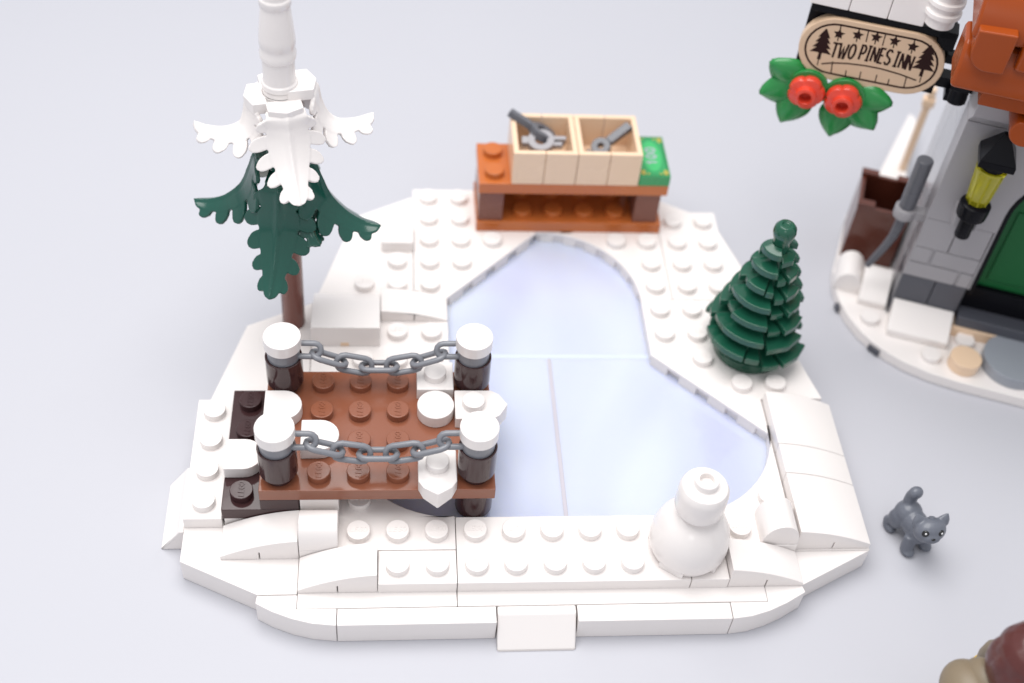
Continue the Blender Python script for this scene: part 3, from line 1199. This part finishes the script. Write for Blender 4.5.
# rounded log end in front of the eave
bm = B()
pe = [(-1.02, 10.93)] + [(-1.46 + .5 * math.cos(a), 11.42 + .52 * math.sin(a)) for a in [math.radians(-90 - 100 * i / 10) for i in range(11)]] + [(-1.96, 12.0), (-1.02, 12.05)]
profile(bm, pe, .0, .7, "y")
part("log_end", bm, RO, inn, bevel=.05)
bm = B()
box(bm, -.8, 6, .12, .7, 11.0, 11.8, 0)
part("roof_log", bm, RO, inn, bevel=.1)
bm = B()
box(bm, -1.2, 6, .62, 2.4, 9.55, 9.98, 0)
part("eave_board", bm, RO, inn, bevel=.04)
bm = B()
box(bm, -1.15, 6, .66, 2.4, 9.95, 10.12, 0)
part("eave_gap_shade", bm, "black_plastic", inn)  # black filler painting the shade between roof log and eave board
bm = B()
pe = [(1.1, 8.72)] + [(.25 + .45 * math.cos(a), 9.1 + .42 * math.sin(a)) for a in [math.radians(-100 - 130 * i / 10) for i in range(11)]] + [(1.1, 9.52)]
profile(bm, pe, .45, 1.5, "y")
part("corbel_end", bm, RO, inn, bevel=.05)
# blurred tan post at the rear corner
bm = B()
box(bm, -1.18, -.94, 9.0, 9.25, .4, 4.3, 0)
box(bm, -1.26, -.86, 8.96, 9.3, 3.6, 3.9, 0)
part("corner_post", bm, "tan_plastic", inn)
bm = B()
prism(bm, [(-1.95, 8.1), (-.9, 8.4), (-.75, 12.3), (-1.0, 12.6)], .41, .8)
part("snow_wedge", bm, W, inn)

# stepping tiles in front of the door
bm = B()
cyl(bm, 0, 0, .98, 0, .4, 64)
single("stepping_tile", bm, "grey_disc_plastic", "large round grey tile before the green door", "stepping tile", (0, 0, 0), PH, l2g(3.0, 1.0, .405))
bm = B()
cyl(bm, 0, 0, .48, 0, .40, 48)
single("stepping_tile", bm, "tan_plastic", "small round tan tile beside the grey disc", "stepping tile", (0, 0, 0), PH, l2g(1.5, .5, .405))

# ------------------------------------------------------------------ hanging sign
sign = InnThing("hanging_sign", "oval tan signboard reading TWO PINES INN in a black snowy frame", "sign", (-4, 3, 7.85))
RS = math.radians(1.5)
PZ = Vector((-3.97, 2.9, 8.82))


def up(verts, depth):
    """turn xy drawing (p along the board, q up) into the upright board plane, slight roll"""
    for v in verts:
        p, q, d = (v.co.x - 2) * 1.02, (v.co.y - 1.0) * 1.02, v.co.z
        pp = p * math.cos(RS) - q * math.sin(RS)
        qq = p * math.sin(RS) + q * math.cos(RS)
        v.co = Vector((PZ.x + pp, PZ.y + depth - d, PZ.z + qq))


def stadium(x0, x1, y0, y1, n=14):
    r = (y1 - y0) / 2
    cy = (y0 + y1) / 2
    return [(x1 - r + r * math.sin(PI * i / n), cy - r * math.cos(PI * i / n)) for i in range(n + 1)] + [(x0 + r - r * math.sin(PI * i / n), cy + r * math.cos(PI * i / n)) for i in range(n + 1)]


bm = B()
prism(bm, stadium(.03, 3.97, .03, 1.97), -.34, 0)
up(bm.verts, 0)
bo = part("board", bm, "board_tan", sign, bevel=.03)
ink = B()
# border
st_ = stadium(.22, 3.78, .25, 1.80)
ribbon(ink, st_ + [st_[0]], .056, -.01, .004)
for (x0, x1, q0) in ((.63, 0, 0),):
    pass


def ink_tree(bm, cx, y0, w, h):
    n = 4
    for i in range(n):
        t = i / n
        ww = w * (1 - .62 * t)
        yb = y0 + h * .14 + (h * .86) * t * .86
        yt = y0 + h * .14 + (h * .86) * min(1, t * .86 + .38)
        prism(bm, [(cx - ww / 2, yb), (cx - ww * .22, yb + .015), (cx, yb + .005), (cx + ww * .22, yb + .015), (cx + ww / 2, yb), (cx + ww * .05, yt), (cx - ww * .05, yt)], -.01, .004 + .0015 * i)
    prism(bm, [(cx - .05, y0 - .08), (cx + .05, y0 - .08), (cx + .04, y0 + h * .2), (cx - .04, y0 + h * .2)], -.01, .003)


ink_tree(ink, .66, .70, .60, .90)
ink_tree(ink, 3.44, .80, .62, .92)
ribbon(ink, [(.66, .66), (.67, .42)], .028, -.01, .003)
ribbon(ink, [(3.46, .74), (3.47, .52)], .028, -.01, .003)


def star(bm, cx, cy, r):
    prism(bm, [(cx + (r if i % 2 == 0 else r * .48) * math.sin(PI * i / 5), cy + (r if i % 2 == 0 else r * .48) * math.cos(PI * i / 5)) for i in range(10)], -.01, .005)


for cx, cy in ((1.02, 1.52), (1.51, 1.60), (2.0, 1.64), (2.5, 1.63), (3.0, 1.57)):
    star(ink, cx, cy, .165)
    ribbon(ink, [(cx, cy + .08), (cx - .01, 1.80)], .032, -.01, .0025)
    ribbon(ink, [(cx, cy - .08), (cx + .01, cy - .22)], .032, -.01, .0025)
for x0, y0, x1, y1 in ((1.75, 1.80, 1.77, 1.44), (2.21, 1.80, 2.22, 1.42)):
    ribbon(ink, [(x0, y0), (x1, y1)], .032, -.01, .0025)
ribbon(ink, [(.77, .50), (1.04, .59), (1.46, .67), (1.94, .71), (2.38, .71), (2.88, .66), (3.37, .57)], .04, -.01, .006)
for x0, y0, x1, y1 in ((1.09, .27, 1.05, .64), (1.49, .27, 1.47, .44), (1.88, .27, 1.87, .50), (2.32, .27, 2.31, .50), (2.67, .27, 2.66, .44), (3.11, .29, 3.09, .62)):
    ribbon(ink, [(x0, y0), (x1, y1)], .032, -.01, .0028)


def bl(p):
    return .78 + .11 * (1 - ((p - 2.25) / 1.2) ** 2)


for ch, x, w in (("T", .92, .19), ("W", 1.13, .22), ("O", 1.40, .16), ("P", 1.70, .13), ("I", 1.87, .10), ("N", 2.02, .14), ("E", 2.22, .12), ("S", 2.39, .14), ("I", 2.63, .11), ("N", 2.79, .14), ("N", 2.98, .14)):
    letter(ink, ch, x, bl(x + w / 2) - .01, w * .96, .46, .06, -.01, .0045, .04)
up(ink.verts, 0)
part("sign_lettering", ink, "print_brown", sign, bo, bevel=0)
# black frame
bm = B()
box(bm, -5.92, -1.98, 3.26, 3.62, 7.86, 10.00, 0)
box(bm, -5.92, -1.95, 3.0, 3.66, 9.80, 10.02, 0)
box(bm, -2.4, -1.9, 3.0, 3.6, 9.45, 10.015, 0)
part("frame", bm, "black_plastic", sign)
bm = B()
box(bm, -2.0, -.9, 3.15, 3.5, 8.98, 9.26, 0)
box(bm, -2.2, -.9, 3.0, 3.5, 8.30, 8.62, 0)
box(bm, -1.72, -1.1, 2.7, 3.4, 8.1, 8.34, 0)
part("bracket", bm, "black_plastic", sign)
bm = B()
cyl(bm, -1.38, 2.75, .27, 8.15, 8.6, 28)
part("bracket_peg", bm, "black_plastic", sign)
for a0, a1 in ((-6.05, -4.98), (-4.97, -3.92), (-3.91, -2.94)):
    bm = B()
    box(bm, a0 + .05, a1 + .05, 2.94, 3.95, 10.04, 10.9, 0)
    part("snow_block", bm, W, sign, bevel=.04)
bm = B()
lathe(bm, [(.38, 10.2), (.40, 10.22), (.40, 10.5), (.50, 10.52), (.50, 10.66), (.42, 10.7), (.42, 10.82), (.50, 10.86), (.50, 11.0), (.42, 11.04), (.42, 11.2), (.5, 11.24), (.5, 11.4)], -2.52, 3.05, 36)
part("snow_finial", bm, W, sign)

# ------------------------------------------------------------------ holly flowers under the sign


def leafy(bm, c, ang, ln, wd):
    """pointed leaf in the upright plane, with a folded midrib and thickness"""
    n = 12
    rows = []
    for i in range(n + 1):
        t = i / n
        w = wd * (math.sin(PI * min(1, t ** .8)) ** .72) * (1 if t < 1 else 0) + .012
        row = []
        for s in (-1, -.5, 0, .5, 1):
            x = ln * t
            y = s * w
            z = -.10 * (1 - abs(s)) * math.sin(PI * t) - .16 * t
            ca, sa = math.cos(ang), math.sin(ang)
            row.append(bm.verts.new((c[0] + x * ca - y * sa, c[1] + .10 * s * s + z * 1.0, c[2] + x * sa + y * ca)))
        rows.append(row)
    for a, b in zip(rows, rows[1:]):
        for k_ in range(4):
            bm.faces.new((a[k_], a[k_ + 1], b[k_ + 1], b[k_]))


def make_flower(cx, cz, leaf_angs, label):
    t = InnThing("flower", label, "flower", (cx, 3.0, cz - .5), "holly flowers under the sign")
    bm = B()
    for a in leaf_angs:
        leafy(bm, (cx + .15 * math.cos(a), 2.95, cz + .15 * math.sin(a)), a, 1.2, .50)
    o = part("leaves", bm, "leaf_green_plastic", t, bevel=0, angle=60)
    md = o.modifiers.new("thick", "SOLIDIFY")
    md.thickness = .10 * S
    md.offset = 0
    bm = B()
    cyl(bm, 0, 0, .60, 0, .16, 32)
    for v in bm.verts:
        v.co = Vector((cx + v.co.x, 2.92 - v.co.z, cz + v.co.y + .04))
    part("sepal_disc", bm, "leaf_green_plastic", t)
    # petals: scalloped ring with a raised open centre, facing out (-b)
    bm = B()
    seg = 60
    prof = [(.30, 0, .0), (.52, .03, 1), (.55, .16, 1), (.49, .26, 1), (.34, .29, .4), (.31, .30, 0), (.30, .46, 0), (.27, .48, 0), (.19, .48, 0), (.175, .46, 0), (.165, .16, 0)]
    rings = []
    for r, d, sc_ in prof:
        ring = []
        for i in range(seg):
            a = 2 * PI * i / seg
            rr = r * (1 - sc_ * .13 * (1 - abs(math.cos(2.5 * a)) ** .5))
            ring.append(bm.verts.new((cx + rr * math.cos(a), 2.80 - d, cz + rr * math.sin(a))))
        rings.append(ring)
    for a, b in zip(rings, rings[1:]):
        for i in range(seg):
            bm.faces.new((a[i], a[(i + 1) % seg], b[(i + 1) % seg], b[i]))
    bm.faces.new(rings[-1])
    part("petals", bm, "red_plastic", t, bevel=0, angle=45)


make_flower(-5.40, 7.40, [math.radians(a) for a in (152, 200, 250)], "red flower whose green leaves point away from the inn, on the sign's outer end")
make_flower(-4.33, 7.38, [math.radians(a) for a in (6, -36, -92)], "red flower whose green leaves point towards the inn wall, below the lettering")

# ------------------------------------------------------------------ wall lantern
lan = InnThing("wall_lantern", "black lantern with yellow clear globe on the grey wall", "lantern", (-.02, 1.2, 4.8))
lc, lb = -.02, 1.25
bm = B()
lathe(bm, [(.20, 4.75), (.22, 4.8), (.22, 5.45), (.42, 5.55), (.44, 5.75), (.44, 6.0), (.36, 6.06)], lc, lb, 28)
part("holder", bm, "black_plastic", lan)
bm = B()
lathe(bm, [(.27, 6.04), (.30, 6.1), (.42, 7.2), (.44, 7.28), (.42, 7.32)], lc, lb, 28)
part("globe", bm, "trans_yellow_plastic", lan, bevel=0)
for i in range(8):
    a = 2 * PI * i / 8
    bm = B()
    tube(bm, [(lc + .30 * math.cos(a), lb + .30 * math.sin(a), 6.1), (lc + .405 * math.cos(a), lb + .415 * math.sin(a), 7.2)], .03, 6)
    part("globe_rib", bm, "trans_yellow_plastic", lan, bevel=0)
bm = B()
lathe(bm, [(.32, 7.3), (.36, 7.34), (.36, 7.56)], lc, lb, 24)
vs = box(bm, lc - .49, lc + .49, lb - .49, lb + .49, 7.55, 7.76, 0)
vs2 = box(bm, lc - .485, lc + .485, lb - .485, lb + .485, 7.755, 8.5, 0)
for v in vs2[4:]:
    v.co.x = lc + (v.co.x - lc) * .16
    v.co.y = lb + (v.co.y - lb) * .16
part("roof_cap", bm, "black_plastic", lan)
bm = B()
box(bm, lc - .36, lc - .26, 1.3, 2.02, 4.95, 5.4, 0)
part("clip", bm, LG, lan)
bm = B()
box(bm, lc + .26, lc + .36, 1.3, 2.02, 4.95, 5.4, 0)
part("clip", bm, LG, lan)

# ------------------------------------------------------------------ bin and bar tool
binn = InnThing("storage_bin", "open dark brown bin standing by the inn's grey side wall", "bin", (-2, 4.9, .4))
bm = B()
x0, x1, y0, y1, z0, z1 = -2.72, -1.05, 4.15, 6.0, .4, 2.8
w = .14
box(bm, x0, x1, y0, y1, z0, z0 + .2, 0)
box(bm, x0, x1, y0, y0 + w, z0 + .19, z1 - .14, 0)
box(bm, x0, x1, y1 - w, y1, z0 + .19, z1 - .14, 0)
box(bm, x0 + .001, x0 + w, y0 + w - .01, y1 - w + .01, z0 + .19, z1 - .141, 0)
box(bm, x1 - w, x1 - .001, y0 + w - .01, y1 - w + .01, z0 + .19, z1 - .141, 0)
part("bin_body", bm, "bin_brown_plastic", binn, bevel=.02)
for ax, ay in ((x0, y0), (x1 - .5, y0), (x0, y1 - .22), (x1 - .5, y1 - .22)):
    bm = B()
    box(bm, ax - .03, ax + .53, ay - .03, ay + .25, z1 - .16, z1, 0)
    part("rim_corner", bm, "bin_brown_plastic", binn, bevel=.02)
bar = InnThing("bar_tool", "grey bent bar tool held upright against the side wall", "tool", (-1.5, 2.7, .9))
bm = B()
tube(bm, [(-1.55, 2.55, 4.3), (-1.55, 2.55, 6.05), (-1.55, 2.55, 6.14)], .25, 18)
part("grip", bm, "tool_grey_plastic", bar, bevel=.06)
bm = B()
tube(bm, [(-1.55, 2.55, 4.4), (-1.56, 2.55, 3.6), (-1.60, 2.53, 3.1), (-1.72, 2.5, 2.65), (-1.9, 2.45, 2.15), (-2.02, 2.42, 1.8)], .17, 14, r_end=.10)
part("shaft", bm, "tool_grey_plastic", bar, bevel=0)
bm = B()
lathe(bm, [(.31, 3.95), (.33, 3.98), (.33, 4.3), (.31, 4.33)], -1.55, 2.55, 28)
box(bm, -1.4, -.95, 2.4, 2.75, 3.98, 4.3, 0)
part("bar_clip", bm, LG, inn)

# ================================================================== cat


def ellipsoid(bm, c, r, rot=None, seg=16):
    d = bmesh.ops.create_uvsphere(bm, u_segments=seg, v_segments=seg // 2 + 2, radius=1)
    M = Matrix.Translation(c) @ (rot if rot else Matrix.Identity(4)) @ Matrix.Diagonal((*r, 1))
    xform(d["verts"], M)


CA = math.radians(-72)
cat = Thing("cat", "small dark grey toy cat standing with tail raised beside the pond base", "cat", (0, 0, 0), CA, (14.62, 1.95, 0))
cat.o.scale = (.88, 1.06, .98)
HT = Matrix.Translation((.22, -.10, .14)) @ Matrix.Translation((.3, 0, 1.0)) @ Matrix.Rotation(math.radians(-20), 4, "Z") @ Matrix.Rotation(math.radians(-26), 4, "Y") @ Matrix.Translation((-.45, 0, -1.0))


def headed(f, *a, **k_):
    n0 = set(bm.verts)
    f(bm, *a, **k_)
    xform([v for v in bm.verts if v not in n0], HT)


bm = B()
ellipsoid(bm, (-.40, 0, .76), (.44, .38, .44))
ellipsoid(bm, (-.05, 0, .74), (.55, .35, .40))
ellipsoid(bm, (.28, 0, .66), (.33, .33, .38))
for sy in (-1, 1):
    # hind leg: thigh, hock, paw
    ellipsoid(bm, (-.46, sy * .27, .56), (.30, .17, .34))
    tube(bm, [(-.50, sy * .28, .5), (-.68, sy * .29, .28), (-.60, sy * .29, .12)], .16, 12)
    ellipsoid(bm, (-.52, sy * .29, .11), (.25, .16, .12))
    # fore leg
    tube(bm, [(.28, sy * .22, .62), (.33, sy * .25, .36), (.38, sy * .27, .12)], .19, 12)
    ellipsoid(bm, (.44, sy * .27, .11), (.25, .18, .12))
# neck and head
ellipsoid(bm, (.46, 0, .95), (.28, .30, .32))
headed(ellipsoid, (.70, 0, 1.14), (.40, .44, .38))
headed(ellipsoid, (1.00, 0, 1.02), (.14, .24, .16))
for sy in (-1, 1):
    lathe_v = lathe(bm, [(.19, 0), (.14, .16), (.03, .32)], 0, 0, 10)
    xform(lathe_v, HT @ Matrix.Translation((.64, sy * .30, 1.34)) @ Matrix.Rotation(-sy * .38, 4, "X") @ Matrix.Diagonal((.7, 1.1, 1, 1)))
# tail: short, raised and tipped forward
tube(bm, [(-.46, 0, .95), (-.58, .02, 1.18), (-.60, .05, 1.38), (-.56, .07, 1.52)], .19, 12)
ellipsoid(bm, (-.555, .07, 1.53), (.20, .20, .20))
body = part("cat_body", bm, "cat_grey_plastic", cat, bevel=0, angle=180)
md = body.modifiers.new("skin", "REMESH")
md.mode = "VOXEL"
md.voxel_size = .028 * S
md.use_smooth_shade = True
ms_ = body.modifiers.new("soft", "SMOOTH")
ms_.factor = .5
ms_.iterations = 6
bm = B()
headed(cyl, .66, 0, .09, 1.44, 1.535, 18)
part("head_nub", bm, "cat_grey_plastic", cat, body, bevel=.015)
for sy in (-1, 1):
    bm = B()
    headed(ellipsoid, (1.02, sy * .21, 1.19), (.05, .10, .10), Matrix.Rotation(sy * .5, 4, "Z"))
    e_ = part("eye", bm, "eye_black", cat, body, bevel=0, angle=180)
    bm = B()
    headed(ellipsoid, (1.055, sy * .21, 1.205), (.03, .034, .034), Matrix.Rotation(sy * .5, 4, "Z"))
    part("glint", bm, "eye_white", cat, e_, bevel=0, angle=180)
bm = B()
headed(ellipsoid, (1.135, 0, 1.05), (.03, .055, .035))
part("nose", bm, "eye_black", cat, body, bevel=0, angle=180)

# ================================================================== blurred figure at the corner
FR = math.radians(97)
fig = Thing("toy_figure", "blurred toy figure with maroon hair at the near corner", "toy figure", (0, 0, 0), FR, (14.7, -3.9, 0))
bm = B()
for sx in (-1, 1):
    box(bm, sx * .5 - .46, sx * .5 + .46, -.5, .45, .0, .35, 0)
    box(bm, sx * .5 - .46, sx * .5 + .46, -.40, .45, .3, 1.7, 0)
part("legs", bm, "slate_plastic", fig, bevel=.05)
bm = B()
vs = box(bm, -1.0, 1.0, -.48, .48, 1.7, 3.25, 0)
for v in vs[4:]:
    v.co.x *= .72
part("torso", bm, "olive_tan_plastic", fig, bevel=.06)
for sx in (-1, 1):
    bm = B()
    tube(bm, [(sx * .80, 0, 3.0), (sx * 1.02, 0, 2.6), (sx * 1.10, -.04, 2.2), (sx * 1.12, -.10, 1.8)], .27, 14, r_end=.22)
    ar_ = part("arm", bm, "olive_tan_plastic", fig, bevel=.03)
    bm = B()
    pts = [(sx * 1.12 + .2 * math.cos(a), -.14 + .2 * math.sin(a), 1.6) for a in [math.radians(130 - 260 * i / 10 + 90) for i in range(11)]]
    tube(bm, pts, .1, 8)
    part("hand", bm, "skin_yellow_plastic", fig, ar_, bevel=0)
bm = B()
lathe(bm, [(.4, 3.25), (.6, 3.32), (.63, 3.45), (.63, 4.05), (.55, 4.25), (.3, 4.3)], 0, 0, 32)
part("head", bm, "skin_yellow_plastic", fig, bevel=0)
bm = B()
ellipsoid(bm, (0, .06, 4.12), (.86, .88, .72))
ellipsoid(bm, (.0, .45, 3.7), (.78, .55, .75))
for i in range(7):
    a = math.radians(-30 + 40 * i)
    ellipsoid(bm, (.62 * math.cos(a), .1 + .62 * math.sin(a), 3.85), (.30, .30, .5))
hair = part("hair", bm, "hair_maroon_plastic", fig, bevel=0, angle=180)
md = hair.modifiers.new("skin", "REMESH")
md.mode = "VOXEL"
md.voxel_size = .05 * S
md.use_smooth_shade = True
bm = B()
ellipsoid(bm, (.1, 1.0, 2.45), (.85, .66, .66), seg=40)
ellipsoid(bm, (.2, .72, 2.72), (.62, .45, .55), seg=40)
part("hood", bm, "olive_tan_plastic", fig, bevel=0, angle=180)

# ================================================================== camera, light, world
cam_d = bpy.data.cameras.new("camera")
cam = bpy.data.objects.new("camera", cam_d)
COL.objects.link(cam)
cam.location = (.3153849 * S, -16.62903718 * S, 28.50011566 * S)
cam.rotation_mode = "XYZ"
cam.rotation_euler = (0.740475936, -0.0738109303, -0.0620890852)
cam_d.sensor_width = 36
cam_d.lens = 1250.69036 / 1024 * 36
cam_d.clip_start = .01
cam_d.clip_end = 200
cam_d.dof.use_dof = True
cam_d.dof.focus_distance = 32.0 * S
cam_d.dof.aperture_fstop = .80
sc.camera = cam


def area(name, loc, target, size, power, col=(1, 1, 1), size_y=None):
    d = bpy.data.lights.new(name, "AREA")
    d.energy = power
    d.color = col
    d.size = size
    if size_y:
        d.shape = "RECTANGLE"
        d.size_y = size_y
    o = bpy.data.objects.new(name, d)
    COL.objects.link(o)
    o.location = loc
    o.rotation_euler = (Vector(target) - Vector(loc)).to_track_quat("-Z", "Y").to_euler()
    return o


area("softbox_overhead", (-.5, 1.2, 6.2), (.2, .7, 0), 5.6, 465, (1, .985, .965), 5.0)
area("softbox_front", (-.6, -5.0, 3.6), (.2, .5, .1), 1.6, 20, (1, .98, .965), 1.2)
world = bpy.data.worlds.new("World")
sc.world = world
world.use_nodes = True
bg = world.node_tree.nodes["Background"]
bg.inputs["Color"].default_value = (.93, .95, 1.0, 1)
bg.inputs["Strength"].default_value = .74

sc.render.engine = "CYCLES"
sc.cycles.use_denoising = True
sc.cycles.max_bounces = 8
sc.view_settings.view_transform = "Standard"
sc.view_settings.look = "None"
sc.view_settings.exposure = 0
sc.view_settings.gamma = 1
